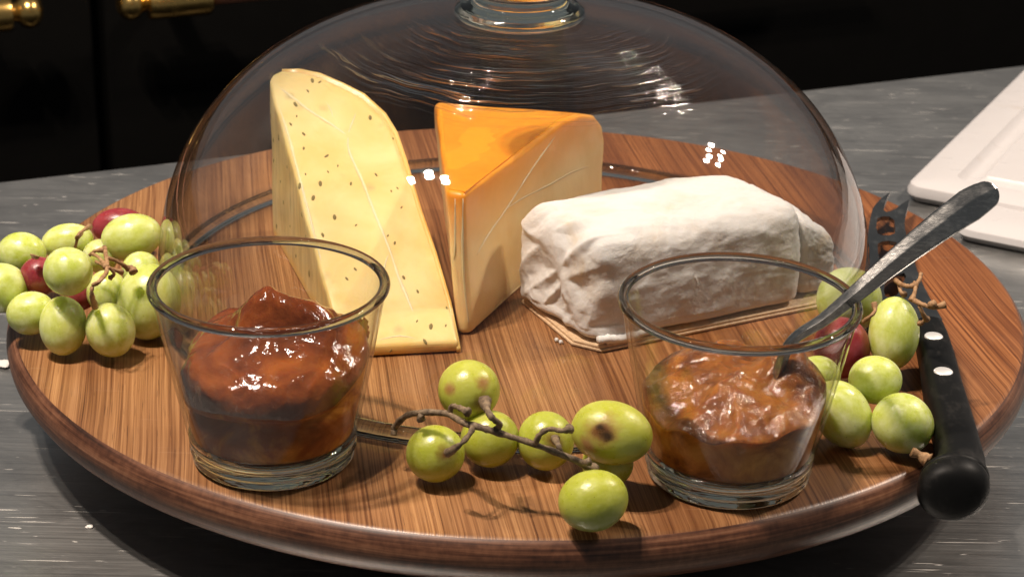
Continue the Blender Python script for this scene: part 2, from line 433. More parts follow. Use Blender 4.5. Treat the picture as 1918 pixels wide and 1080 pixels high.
WOOD, EDGE, STEEL = mat_wood_top(), mat_wood_edge(), mat_steel()
DOME = mat_thin_glass('dome_glass', ripple=True, edge=(0.78, 0.80, 0.80))
CUPG = mat_thin_glass('cup_wall_glass', tint=(0.985, 0.985, 0.98), edge=(0.72, 0.72, 0.70))
GLASS = mat_solid_glass('solid_glass')
RIMG = mat_solid_glass('rim_glass', (0.74, 0.74, 0.73))

# ------------------------------------------------------------------ the setting: steel counter, black cooker behind, floor
HC = -0.042
e_l, e_r = at(0, 340, HC), at(1918, 122, HC)
ed = (e_r - e_l).normalized()                # direction of the counter's rear edge
nb = Vector((-ed.y, ed.x, 0))                # away from the camera
mid = (e_l + e_r) / 2
bm = bmesh.new()
def box_into(bm, o, ax, ay, az):
    v = [bm.verts.new(o + ax * i + ay * j + az * k) for k in (0, 1) for j in (0, 1) for i in (0, 1)]
    for q in ((0, 2, 3, 1), (4, 5, 7, 6), (0, 1, 5, 4), (2, 6, 7, 3), (0, 4, 6, 2), (1, 3, 7, 5)):
        bm.faces.new([v[i] for i in q])
def fbox_into(bm, o, ax, ay, az, bev=0.0):
    b2 = bmesh.new(); box_into(b2, o, ax, ay, az)
    bmesh.ops.recalc_face_normals(b2, faces=b2.faces[:])
    if bev: bmesh.ops.bevel(b2, geom=b2.edges[:], offset=bev, segments=3, affect='EDGES', profile=0.5)
    tmp = bpy.data.meshes.new('t'); b2.to_mesh(tmp); b2.free(); bm.from_mesh(tmp); bpy.data.meshes.remove(tmp)
fbox_into(bm, mid - ed * 1.3 - nb * 1.25 + Vector((0, 0, -0.04)), ed * 2.6, nb * 1.25, Vector((0, 0, 0.04)), 0.002)
tag(shade_auto(from_bm('countertop', bm, STEEL)), kind='structure')
bm = bmesh.new()
fbox_into(bm, mid - ed * 2.5 - nb * 2.5 + Vector((0, 0, -0.93)), ed * 5, nb * 5, Vector((0, 0, 0.03)))
tag(from_bm('floor', bm, mat_plain('dark_floor', (0.03, 0.028, 0.026), 0.4), smooth=False), kind='structure')

BLK = mat_plain('black_enamel', (0.003, 0.0028, 0.0025), 0.5, spec=0.06)
BRASS = mat_worn('brass', (0.78, 0.50, 0.16), (0.55, 0.30, 0.08), 0.22, 1.0, (60, 60, 60), 0.7)
COPPER = mat_plain('dull_copper_rail', (0.50, 0.24, 0.16), 0.4, 1.0)
fp = mid + nb * 0.5                           # cooker front plane
def on_front(px, py, out=0.0):
    p = on_plane(px, py, fp - nb * out, nb)
    return p
z_top, z_bot = 0.02, -0.93
seam = on_front(190, 150)
cook = empty('range_cooker', Vector((seam.x, seam.y, z_bot)))
tag(cook, 'black range cooker with brass capped door rails in the dark behind the counter', 'cooker')
bm = bmesh.new(); fbox_into(bm, seam - ed * 1.3 + nb * 0.02 + Vector((0, 0, z_bot - seam.z)), ed * 3.2, nb * 0.5, Vector((0, 0, z_top - z_bot)), 0.003)
shade_auto(from_bm('body', bm, BLK, cook))
for sgn in (-1, 1):
    bm = bmesh.new()
    o = seam + ed * (0.004 if sgn > 0 else -1.2) + Vector((0, 0, z_bot + 0.1 - seam.z))
    fbox_into(bm, o, ed * (1.8 if sgn > 0 else 1.196), nb * 0.0195, Vector((0, 0, z_top - z_bot - 0.13)), 0.004)
    door = shade_auto(from_bm('door', bm, BLK, cook))
    # rail: turned brass holder with a ball finial, and the rod it holds
    out = 0.05
    tip = on_front(79 if sgn < 0 else 219, 19 if sgn < 0 else 9, out)
    dr = ed * (-1 if sgn < 0 else 1)
    prof = [(0, 0.0001), (0.006, 0.0005), (0.0105, 0.004), (0.0125, 0.009), (0.011, 0.0145), (0.0075, 0.0175), (0.0065, 0.020), (0.0075, 0.0215), (0.0125, 0.0225), (0.0132, 0.024), (0.0132, 0.066), (0.012, 0.068), (0.0, 0.0685)]
    bm = bmesh.new(); prev = None; seg = 32
    ux = Vector((0, 0, 1)); uy = dr.cross(ux)
    for r, s in prof:
        c = tip + dr * s
        ring = [bm.verts.new(c + (ux * math.cos(2*math.pi*k/seg) + uy * math.sin(2*math.pi*k/seg)) * max(r, 1e-4)) for k in range(seg)]
        if prev:
            for k in range(seg): bm.faces.new((prev[k], prev[(k+1) % seg], ring[(k+1) % seg], ring[k]))
        prev = ring
    shade_auto(from_bm('rail_holder', bm, BRASS, door), 50)
    bm = bmesh.new(); tube_into(bm, [tip + dr * 0.066, tip + dr * 0.3, tip + dr * 0.6], 0.0062, 16)
    from_bm('rail', bm, COPPER, door)
    bm = bmesh.new(); tube_into(bm, [tip + dr * 0.045, tip + dr * 0.045 + nb * (out + 0.001)], 0.008, 16)
    from_bm('rail_bracket', bm, BRASS, door)

# white plastic cutting boards, right rear
def mat_plastic():
    t = NT('white_plastic'); c = t.coord()
    n1 = t.noise(c, 9, 4, 0.6); n2 = t.noise(t.mapping(c, scale=(60, 300, 10), rot=(0, 0, 0.8)), 1, 3)
    st = t.noise(c, 26, 3, 0.5)
    colr = t.mix(t.ramp(st, [(0.64, 0.0), (0.74, 0.5)]), t.mix(n1, (0.58, 0.555, 0.55), (0.64, 0.62, 0.615)), (0.42, 0.34, 0.26))
    return t.set(color=colr, rough=t.ramp(n2, [(0.3, 0.26), (0.7, 0.42)]), sss=0.15, sssr=(1, 0.9, 0.8), ssss=0.004, normal=t.bump(n2, 0.08, 0.0005))
PLASTIC = mat_plastic()
def cutting_board(name, corner, dl, df, L, Wd, th, groove, label):
    """corner on the counter; dl runs along the left edge (away), df along the front edge"""
    root = empty(name, corner); tag(root, label, 'cutting board', 'white plastic cutting boards')
    def rr(inset, rad, z, n=8):
        pts = []
        a = 0
        cs = [(inset, inset), (Wd - inset, inset), (Wd - inset, L - inset), (inset, L - inset)]
        for ci, (x, y) in enumerate(cs):
            sx, sy = (1 if ci in (0, 3) else -1), (1 if ci in (0, 1) else -1)
            ccx, ccy = x + sx * rad, y + sy * rad
            for k in range(n + 1):
                ang = math.pi + ci * math.pi / 2 + k / n * math.pi / 2
                pts.append(corner + df * (ccx + rad * math.cos(ang)) + dl * (ccy + rad * math.sin(ang)) + Vector((0, 0, z)))
        return pts
    loops = [rr(0.003, 0.006, 0.0005), rr(0.0, 0.009, 0.004), rr(0.0, 0.009, th - 0.004), rr(0.0012, 0.008, th - 0.0012), rr(0.004, 0.006, th)]
    if groove:
        loops += [rr(groove, 0.006, th), rr(groove + 0.0025, 0.005, th - 0.003), rr(groove + 0.006, 0.004, th - 0.0042), rr(groove + 0.0095, 0.003, th - 0.003), rr(groove + 0.012, 0.002, th - 0.0002)]
    bm = bmesh.new(); prev = None
    for lp in loops:
        vs = [bm.verts.new(p) for p in lp]
        if prev:
            n = len(vs)
            for k in range(n): bm.faces.new((prev[k], prev[(k+1) % n], vs[(k+1) % n], vs[k]))
        else: bm.faces.new(vs[::-1])
        prev = vs
    bm.faces.new(prev)
    shade_auto(from_bm('slab', bm, PLASTIC, root), 40)
    return root
c1 = at(1689, 378, HC)
dfr = (at(1778, 396, HC) - at(1703, 381.5, HC)).normalized()
tl = (at(1918, 131, HC + 0.010) - at(1693, 350, HC + 0.010)).normalized()
cutting_board('cutting_board', c1, tl, dfr, 0.42, 0.34, 0.010, 0.020, 'white plastic cutting board with a juice groove behind the forked knife tips')
c2 = at(1782, 452, HC)
cutting_board('cutting_board', c2, tl, dfr, 0.040, 0.30, 0.008, 0, 'narrow plain white plastic board in front of the grooved cutting board')

# ------------------------------------------------------------------ turntable board
board = empty('serving_board', (0, 0, HC))
tag(board, 'large round wooden turntable board with dark rounded edge on the steel counter', 'serving board')
prof = [(0.0, 0.0), (0.06, 0.0), (0.13, 0.0), (0.1915, 0.0), (0.1930, -0.0006), (0.1945, -0.002), (0.1959, -0.0045), (0.1965, -0.0075), (0.1960, -0.011), (0.1940, -0.0145), (0.191, -0.0168), (0.186, -0.0178), (0.12, -0.0178), (0.0, -0.0178)]
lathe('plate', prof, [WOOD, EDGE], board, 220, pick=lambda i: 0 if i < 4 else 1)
lathe('foot', [(0.0, -0.0179), (0.092, -0.0179), (0.094, -0.022), (0.100, -0.036), (0.100, HC + 0.0004), (0.0, HC + 0.0004)], mat_plain('dark_rubber_foot', (0.03, 0.02, 0.015), 0.5), board, 96)

# ------------------------------------------------------------------ glass dome
DC = (-0.0024, -0.0006, 0.0)
dome = empty('cheese_dome', DC)
tag(dome, 'large clear glass dome with a knob covering the three cheeses', 'cheese dome')
def se(R0, H, n, t):
    return (R0 * math.cos(t) ** (2 / n), H * math.sin(t) ** (2 / n))
z0 = 0.0042
outer, inner = [], []
NP = 56
for i in range(NP + 1):
    t = math.pi / 2 * i / NP
    r, z = se(0.137, 0.113, 2.35, t); outer.append((max(r, 0.0), z + z0 * (1 - z / 0.113)))
    r, z = se(0.1348, 0.1105, 2.35, t); inner.append((max(r, 0.0), z + z0 * (1 - z / 0.1105)))
outer = [p for p in outer if p[0] > 0.017] ; inner = [p for p in inner if p[0] > 0.017]
lathe('bell', outer + inner[::-1], DOME, dome, 200, DC, closed=True)
RP = [(-.0026, .0004), (-.0031, .0020), (-.0026, .0044), (-.0012, .0055), (.0008, .0054), (.0022, .0042), (.0030, .0022), (.0026, .0004)]
lathe('rim', [(0.1358 + a, b) for a, b in RP], GLASS, dome, 220, DC, closed=True)
kp = [(0.0, 0.1075), (0.012, 0.1078), (0.0200, 0.1082), (0.0232, 0.1094), (0.0245, 0.1110), (0.0240, 0.1124), (0.0226, 0.1132), (0.0222, 0.1138), (0.0200, 0.1143), (0.0182, 0.1149), (0.0172, 0.1162), (0.0168, 0.120), (0.0185, 0.126), (0.0215, 0.133), (0.0222, 0.139), (0.019, 0.145), (0.011, 0.149), (0.0, 0.150)]
lathe('knob', kp, GLASS, dome, 96, DC)

# ------------------------------------------------------------------ wedge 1: herb cheese
def herb_cheese():
    A0, B0 = at(640, 673), at(860, 661)
    up = Vector((0, 0, 0.0048))
    A1, B1 = A0 + up, B0 + up
    L = at(500, 432)
    T = Vector((L.x, L.y, 0.0680)) + (A0 - L) * 0.03
    n = (B1 - A1).cross(T - A1).normalized()
    if n.z < 0: n = -n
    root = empty('herb_cheese', (A0 + B0) / 2 + Vector((0, 0.06, 0)))
    tag(root, 'pale yellow wedge of cheese speckled with seeds, slanting cut face, leftmost under the dome', 'cheese')
    right = [(843, 562), (815, 468), (788, 390), (760, 295), (743, 245), (721, 209), (682, 173), (643, 153), (599, 134), (560, 126), (528, 127)]
    crease = on_plane(652, 250, A1, n)
    def P(px, py, sink=True):
        p = on_plane(px, py, A1, n)
        return p
    top = [A1, B1] + [P(*q) for q in right] + [P(509, 137), P(503, 150)]
    # the upper right of the face falls away behind the crease
    a, b = P(506, 150), P(652, 250); c = P(785, 610)
    def drop(p):
        d1 = (p - a).cross(b - a).z / (b - a).length          # >0 behind/right of line a-b
        return p
    bot = []
    for p in top:
        bot.append(Vector((p.x, p.y, 0.0003)))
    bot[0], bot[1] = A0 + Vector((0, 0, 0.0003)), B0 + Vector((0, 0, 0.0003))
    body = mat_cheese('herb_cheese_paste', (0.73, 0.53, 0.19), (0.83, 0.66, 0.31), 38, film=0.3, bump=0.4, zt=(0.003, 0.006, 0.75, 0.0, (0.78, 0.48, 0.13)), spots=True)
    # gently uneven cut face: triangulated grid over the outline, with a ridge along the crease
    bm = bmesh.new()
    t = [bm.verts.new(p) for p in top]; f = bm.faces.new(t)
    bb = [bm.verts.new(p) for p in bot]; bm.faces.new(bb[::-1])
    for i in range(len(t)):
        j = (i + 1) % len(t)
        bm.faces.new((t[i], bb[i], bb[j], t[j]))
    bmesh.ops.recalc_face_normals(bm, faces=bm.faces[:])
    ed_ = [e for e in bm.edges if len(e.link_faces) == 2 and e.calc_face_angle(0) > 0.4]
    bmesh.ops.bevel(bm, geom=ed_, offset=0.0016, segments=3, affect='EDGES', profile=0.5, clamp_overlap=True)
    bmesh.ops.triangulate(bm, faces=bm.faces[:])
    for _ in range(5):
        ee = [e for e in bm.edges if e.calc_length() > 0.006]
        if not ee: break
        bmesh.ops.subdivide_edges(bm, edges=ee, cuts=1)
        bmesh.ops.triangulate(bm, faces=[f for f in bm.faces if len(f.verts) > 3])
    ab, bc = (b - a).normalized(), (c - b).normalized()
    for v in bm.verts:
        p = v.co
        d = (p - A1).dot(n)
        if p.z > 0.003:
            wz = min(1.0, p.z / 0.02)
            s1 = n.cross(ab).dot(p - a)      # beyond the a-b crease
            s2 = n.cross(bc).dot(p - b)
            s = max(0.0, min(s1, 1e9) if (p - b).dot(ab) < 0 else max(0.0, s2))
            side = max(0.0, s1 if (p - b).dot(bc) < 0 else s2)
            v.co = p - n * (min(side, 0.03) * 0.10) * wz * (1.0 if d > -0.02 else max(0, 1 + (d + 0.02) * 50))
            v.co += Vector(noise.noise_vector(p * 60)) * 0.0006 * wz
    o = from_bm('paste', bm, body, root); shade_auto(o, 32)
    # wax rind along the curved right side
    bm = bmesh.new()
    pr = [B1] + [P(*q) for q in right]
    cen = sum(pr, Vector()) / len(pr) + Vector((-0.02, 0, 0))
    rows = []
    for i, p in enumerate(pr):
        tg = (pr[min(i+1, len(pr)-1)] - pr[max(i-1, 0)]); tg.z = 0
        q = Vector((tg.y, -tg.x, 0)).normalized()
        off = q * 0.0005
        zt = p.z - 0.0007 - (0.0018 if i in (0,) else 0.0)
        rows.append([bm.verts.new(Vector((p.x, p.y, zt)) + off - q*0.0014), bm.verts.new(Vector((p.x, p.y, zt)) + off), bm.verts.new(Vector((p.x, p.y, 0.0004)) + off), bm.verts.new(Vector((p.x, p.y, 0.0004)) + off - q*0.0014)])
    for i in range(len(rows) - 1):
        for k in range(4):
            bm.faces.new((rows[i][k], rows[i+1][k], rows[i+1][(k+1) % 4], rows[i][(k+1) % 4]))
    bm.faces.new(rows[0][::-1]); bm.faces.new(rows[-1])
    from_bm('rind', bm, mat_cheese('amber_wax_rind', (0.82, 0.47, 0.13), (0.86, 0.54, 0.18), 60, film=0.5), root)
    # folds of the clear wrapping pressed into the face
    film = mat_cheese('wrap_fold', (0.82, 0.66, 0.34), (0.88, 0.73, 0.42), 80, film=0.6)
    from mathutils.bvhtree import BVHTree
    me = o.data
    bvh = BVHTree.FromPolygons([v.co.copy() for v in me.vertices], [tuple(p.vertices) for p in me.polygons])
    def surf(px, py):
        h, nn, _, _ = bvh.ray_cast(CAM, ray(px, py).normalized())
        return (h, nn) if h else (None, None)
    Z3 = lambda x, y: (460 + x / 1.8, 90 + y / 1.8)
    for line, wd in (([(95, 122), (150, 160), (215, 210), (290, 258), (345, 296)], 0.0006), ([(345, 296), (350, 350), (395, 450), (435, 555), (486, 680), (515, 765), (545, 840), (572, 905)], 0.0006),
                     ([(345, 290), (358, 255), (378, 205)], 0.00035), ([(265, 172), (285, 205), (296, 235)], 0.00035), ([(486, 690), (470, 730), (455, 830), (440, 960)], 0.0004),
                     ([(100, 160), (140, 280), (170, 390), (215, 560), (255, 720)], 0.0006), ([(440, 985), (520, 970), (600, 985)], 0.00035)):
        pts = []
        for q in line:
            h, nn = surf(*Z3(*q))
            if h: pts.append(h + nn * (wd * -0.45))
        if len(pts) > 1:
            bm = bmesh.new(); tube_into(bm, pts, [wd * 0.4] + [wd] * (len(pts) - 2) + [wd * 0.3], 7, 0.15)
            from_bm('wrap_fold', bm, film, root)
    # seeds
    seedm = mat_stem('caraway_seed', (0.15, 0.115, 0.035), (0.34, 0.26, 0.09))
    bm = bmesh.new(); bmesh.ops.create_icosphere(bm, subdivisions=2, radius=1.0)
    me = bpy.data.meshes.new('seed'); bm.to_mesh(me); bm.free(); me.materials.append(seedm)
    me.polygons.foreach_set('use_smooth', [True] * len(me.polygons))
    spots = [(175,78),(245,85),(225,110),(250,115),(210,145),(168,190),(172,230),(152,257),(196,290),(196,338),(273,364),(311,397),(278,417),(252,457),(228,505),(202,425),(355,457),(380,155),(420,235),(497,305),(440,427),(405,470),(491,482),(512,472),(526,537),(372,597),(480,632),(503,657),(341,777),(533,773),(580,820),(578,920),(625,938),(605,988),(678,875),(490,1020),(675,935),(260,630),(370,745),(300,570),
             (85,230),(112,300),(95,380),(118,450),(88,540),(128,520),(182,465),(205,640),(105,600),(150,600),(190,560),(140,400),(95,310),(170,700),(215,760)]
    for i, q in enumerate(spots):
        h, nn = surf(*Z3(*q))
        if not h: continue
        s = bpy.data.objects.new('seed', me); col.objects.link(s)
        ln = random.choice((0.0008, 0.0011, 0.0013, 0.0017))
        t1 = nn.cross(Vector((1, 0, 0))).normalized(); t2 = nn.cross(t1)
        an = random.uniform(-0.7, 0.7) + (0.0 if q[0] > 200 else 0.1)
        t1, t2 = t1 * math.cos(an) + t2 * math.sin(an), t2 * math.cos(an) - t1 * math.sin(an)
        mm = Matrix.Identity(4)
        for k in range(3):
            mm[k][0], mm[k][1], mm[k][2], mm[k][3] = t1[k] * ln, t2[k] * ln * 0.45, nn[k] * ln * 0.4, h[k] - nn[k] * ln * 0.16
        adopt(s, root); s.matrix_basis = mm
herb_cheese()

# ------------------------------------------------------------------ wedge 2: cheese with orange wax top
def orange_cheese():
    H = 0.0545
    fl, fr = at(835, 356, H), at(868, 363, H)
    r2, bl = at(1060, 224, H), at(817, 193, H)
    f0, f1 = at(858, 627, 0.0004), at(884, 626, 0.0004)
    n_r = (r2 - fr).cross(f1 - fr).normalized()
    def R(px, py): return on_plane(px, py, fr, n_r)
    right = [f1, fr, r2, R(1092, 213), R(1115, 216), R(1129, 232), R(1135, 262)]
    dR = (r2 - fr); dR.z = 0; lenR = dR.length; dR.normalize()
    last = right[-1]; foot = last.copy(); foot.z = 0.0004; foot -= dR * 0.001
    right.append(foot)
    dL = (bl - fl); dL.z = 0; dL.normalize()
    left = [f0, fl]
    for p in right[2:]:
        q = p - fr; along = Vector((q.x, q.y, 0)).dot(dR)
        a = (f0 if p.z < 0.01 else fl) + dL * along * 0.97
        left.append(Vector((a.x, a.y, p.z)))
    root = empty('waxed_cheese', (f0 + right[-1] + left[-1]) / 3)
    tag(root, 'upright wedge of cheese with an orange waxed top, in the middle under the dome', 'cheese')
    paste = mat_cheese('waxed_cheese_paste', (0.84, 0.58, 0.25), (0.92, 0.70, 0.36), 30, film=0.35, bump=0.35, zt=(0.031, 0.0535, 0.0, 1.0, (0.88, 0.31, 0.015)))
    bm = bmesh.new()
    rv_, lv_ = [bm.verts.new(p) for p in right], [bm.verts.new(p) for p in left]
    bm.faces.new(rv_); bm.faces.new(lv_[::-1]); n = len(right)
    for k in range(n): bm.faces.new((rv_[k], lv_[k], lv_[(k+1) % n], rv_[(k+1) % n]))
    bmesh.ops.recalc_face_normals(bm, faces=bm.faces[:])
    ed_ = [e for e in bm.edges if len(e.link_faces) == 2 and e.calc_face_angle(0) > 0.45]
    bmesh.ops.bevel(bm, geom=ed_, offset=0.0022, segments=4, affect='EDGES', profile=0.5, clamp_overlap=True)
    bmesh.ops.triangulate(bm, faces=bm.faces[:])
    for _ in range(5):
        ee = [e for e in bm.edges if e.calc_length() > 0.005]
        if not ee: break
        bmesh.ops.subdivide_edges(bm, edges=ee, cuts=1)
        bmesh.ops.triangulate(bm, faces=[f for f in bm.faces if len(f.verts) > 3])
    for v in bm.verts:
        if 0.002 < v.co.z: v.co += Vector(noise.noise_vector(v.co * 45)) * 0.0006 + Vector(noise.noise_vector(v.co * 150)) * 0.0002
    o = from_bm('paste', bm, paste, root); shade_auto(o, 40)
    wax = mat_cheese('orange_wax', (0.84, 0.255, 0.008), (0.88, 0.31, 0.015), 26, film=0.5, sssr=(1.0, 0.35, 0.06))
    bm = bmesh.new(); rows = []
    c0 = sum(right[1:5] + left[1:5], Vector()) / 8
    for k in range(1, 7):
        a, b = left[k], right[k]
        row = []
        for u in (0.05, 0.35, 0.65, 0.95):
            p = a.lerp(b, u)
            if k == 1: p = p + dR * 0.0022
            nrm = Vector((0, 0, 1)) if k < 3 else (Vector((0, 0, 1)) + dR * (0.35 * (k - 2))).normalized()
            p = p + Vector(noise.noise_vector(p * 45)) * 0.0006
            row.append((bm.verts.new(p + nrm * 0.00012), bm.verts.new(p - nrm * 0.0012)))
        rows.append(row)
    for k in range(len(rows) - 1):
        for u in range(3):
            q = (rows[k][u], rows[k][u+1], rows[k+1][u+1], rows[k+1][u])
            bm.faces.new([x[0] for x in q]); bm.faces.new([x[1] for x in q][::-1])
        for u in (0, 3): bm.faces.new((rows[k][u][0], rows[k+1][u][0], rows[k+1][u][1], rows[k][u][1]))
    for row in (rows[0], rows[-1]):
        for u in range(3): bm.faces.new((row[u][0], row[u+1][0], row[u+1][1], row[u][1]))
    shade_auto(from_bm('wax_rind', bm, wax, root), 40)
    tp, bt = [fl, fr, right[3], right[5], left[3]], [f0, f1, right[-1], right[-1], left[-1]]
    # clear wrap: folded lines and a loose flap at the left edge
    fold = mat_cheese('wrap_fold_tan', (0.86, 0.63, 0.33), (0.90, 0.70, 0.38), 80, film=0.6)
    from mathutils.bvhtree import BVHTree
    me = o.data
    bvh = BVHTree.FromPolygons([v.co.copy() for v in me.vertices], [tuple(p.vertices) for p in me.polygons])
    Z4 = lambda x, y: (780 + x / 2.077, 160 + y / 2.077)
    for line, wd in (([(235, 660), (280, 580), (350, 480), (440, 340), (540, 200)], 0.0004), ([(350, 480), (420, 435), (520, 385), (600, 340), (670, 315)], 0.0004),
                     ([(182, 440), (180, 600), (185, 760), (205, 940)], 0.0005), ([(112, 408), (120, 600), (132, 790)], 0.0004), ([(150, 440), (150, 640), (140, 690)], 0.0005)):
        pts = []
        for q in line:
            h, nn, _, _ = bvh.ray_cast(CAM, ray(*Z4(*q)).normalized())
            if h: pts.append(h - nn * wd * 0.35)
        if len(pts) > 1:
            bm = bmesh.new(); tube_into(bm, pts, [wd * 0.4] + [wd] * (len(pts) - 2) + [wd * 0.4], 7, 0.1)
            from_bm('wrap_fold', bm, fold, root)
orange_cheese()

# ------------------------------------------------------------------ white mould log on a thin wooden tray
def log_cheese():
    FL, FR = at(963, 562), at(1095, 668)
    wv = (FR - FL); Wd = wv.length; wv.normalize()
    ax = Vector((-wv.y, wv.x, 0))
    if ax.x < 0: ax = -ax
    Ln = 0.116
    slat = mat_stem('thin_birch_tray', (0.55, 0.36, 0.20), (0.72, 0.52, 0.33))
    tray = empty('wooden_tray', FL + wv * Wd / 2 + ax * Ln / 2)
    tag(tray, 'thin pale wooden tray of layered veneer under the white mould cheese', 'tray')
    for k, (z0_, z1_, sh) in enumerate(((0.0003, 0.0014, 0.0), (0.00145, 0.0025, 0.0007))):
        pts = [FL + ax * (sh + 0.001) + wv * (0.004 + sh), FL + ax * (sh) + wv * (Wd - 0.010), FL + ax * (0.007) + wv * (Wd - sh), FL + ax * (Ln - sh) + wv * (Wd - sh), FL + ax * (Ln - sh) + wv * sh, FL + ax * 0.006 + wv * sh]
        o = prism('veneer', [p + Vector((0, 0, z1_)) for p in pts], [p + Vector((0, 0, z0_)) for p in pts], slat, tray, 0.0004, 2); shade_auto(o)
    mould = mat_mould()
    root = empty('mould_cheese', FL + wv * Wd / 2 + ax * Ln / 2 + Vector((0, 0, 0.0037)))
    tag(root, 'long white mould cheese block with wrinkled rind on a thin wooden tray', 'cheese')
    def chunk(name, l0, l1, hgt, nx, ny, nz, skew, seedv, w0, w1, endr):
        """rounded box between l0 and l1 along the axis, made from a grid wrapped on a box"""
        bm = bmesh.new()
        hl, hw, hh = (l1 - l0) / 2, (w1 - w0) / 2, hgt / 2
        bmesh.ops.create_cube(bm, size=2.0)
        bmesh.ops.subdivide_edges(bm, edges=bm.edges[:], cuts=64, use_grid_fill=True)
        for v in bm.verts:
            u, s, h = v.co
            rx, ry, rz = endr
            q = Vector((u * hl, s * hw, h * hh))
            # round edges: clamp into inner box then push out
            r = rz
            inn = Vector((max(-hl + rx, min(hl - rx, q.x)), max(-hw + ry, min(hw - ry, q.y)), max(-hh + r * 0.4, min(hh - r, q.z))))
            d = q - inn
            if d.length > 1e-9:
                e = Vector((d.x / rx, d.y / ry, d.z / (r if d.z > 0 else r * 0.4)))
                mx = max(abs(e.x), abs(e.y), abs(e.z)); ln = e.length
                if ln > 1e-9: d = d * (mx / ln)
            q = inn + d
            taper = 1.0 - 0.10 * max(0.0, q.z / hh)          # sides lean in towards the top
            q.y *= taper
            x = (l0 + l1) / 2 + q.x; y = (w0 + w1) / 2 + q.y; z = 0.0026 + hh + q.z
            x += skew * (y - Wd / 2) 
            nl = noise.noise(Vector((x * 28, y * 28, z * 28 + seedv)))
            n2 = noise.noise(Vector((x * 75, y * 75, z * 75 + seedv)))
            n3 = noise.fractal(Vector((x * 210, y * 210, z * 210 + seedv)), 0.8, 2.0, 4)
            up = max(0.0, q.z / hh)
            dirv = Vector((q.x / hl, q.y / hw, q.z / hh)); dirv.normalize()
            amt = nl * 0.0018 + n2 * 0.0006 + n3 * 0.00035 + 0.00045 * noise.noise(Vector((x * 60 + y * 40, y * 240 - x * 90, z * 160 + seedv))) - max(0.0, 0.09 - abs(noise.noise(Vector((x * 38 + y * 60, y * 20 - x * 25, z * 70 + seedv))))) * 0.0015 * max(0.0, 1.0 - 1.2 * up)
            if u < -0.2 and l0 < 0.01:                       # folds on the near left end
                fold = min(abs(noise.noise(Vector((y * 40 + z * 26, z * 30 - y * 10, seedv)))), 0.6 * abs(noise.noise(Vector((y * 60 - z * 45, z * 20, seedv + 3)))) + 0.04)
                amt += (0.12 - fold) * 0.012 * min(1, max(0, (-u - 0.55) / 0.3))
            if name == 'end_piece':
                z = 0.0026 + (z - 0.0026) * (1.0 - 0.34 * max(0.0, (x - l0) / (l1 - l0)))
            if z < 0.008: amt *= 0.4
            p = FL + ax * x + wv * y + Vector((0, 0, z))
            dw = ax * dirv.x + wv * dirv.y + Vector((0, 0, dirv.z))
            p += dw * amt
            if up > 0.2: p.z += 0.0014 * math.sin(x * 30 + 0.5) * up
            if p.z < 0.0027: p.z = 0.0027
            v.co = p
        return from_bm(name, bm, mould, root)
    chunk('block', 0.0005, 0.0955, 0.0395, 0, 0, 0, 0.10, 1.0, 0.001, Wd - 0.0015, (0.009, 0.010, 0.009))
    o = chunk('end_piece', 0.0960, 0.1155, 0.0360, 0, 0, 0, 0.06, 9.0, 0.004, Wd - 0.006, (0.004, 0.008, 0.008))
    o['label'] = 'cracked off end slice of the white cheese'
    # hanging rind lip along the front bottom edge
    bm = bmesh.new()
    pts = [FL + ax * x + wv * (Wd - 0.0012) + Vector((0, 0, 0.0044 + 0.0006 * math.sin(x * 260))) for x in (0.006, 0.010, 0.015, 0.021, 0.026, 0.031)]
    tube_into(bm, pts, [0.0012, 0.0018, 0.0016, 0.0017, 0.0014, 0.0006], 10, 0.12)
    from_bm('rind_lip', bm, mould, root)
    # loose crumbs on the board beside it
    for i, (px, py) in enumerate(((1043, 636), (1051, 640))):
        bm = bmesh.new(); bmesh.ops.create_icosphere(bm, subdivisions=2, radius=0.0008)
        c = at(px, py, 0.0008)
        for v in bm.verts: v.co = c + v.co * (1 + 0.5 * noise.noise(v.co * 1500 + c * 99))
        tag(from_bm('crumb', bm, mould), ('smaller white cheese crumb, nearer the tray corner' if i else 'white cheese crumb on the board, farther from the tray corner'), 'crumb', 'cheese crumbs on the board')
log_cheese()
flake = mat_plain('dry_white_flake', (0.75, 0.72, 0.68), 0.8)
for px, py, r, lb in ((6, 681, 0.0032, 'white flake on the steel counter at the far left, beside the board'), (168, 985, 0.0011, 'tiny white speck on the steel counter in the board shadow edge')):
    bm = bmesh.new(); bmesh.ops.create_icosphere(bm, subdivisions=3, radius=1.0)
    c = at(px, py, HC + r * 0.3)
    for v in bm.verts:
        q = v.co * (1 + 0.45 * noise.noise(v.co * 1.7 + c * 50)); v.co = c + Vector((q.x * r * 1.2, q.y * r, q.z * r * 0.3))
    tag(from_bm('crumb', bm, flake), lb, 'crumb')

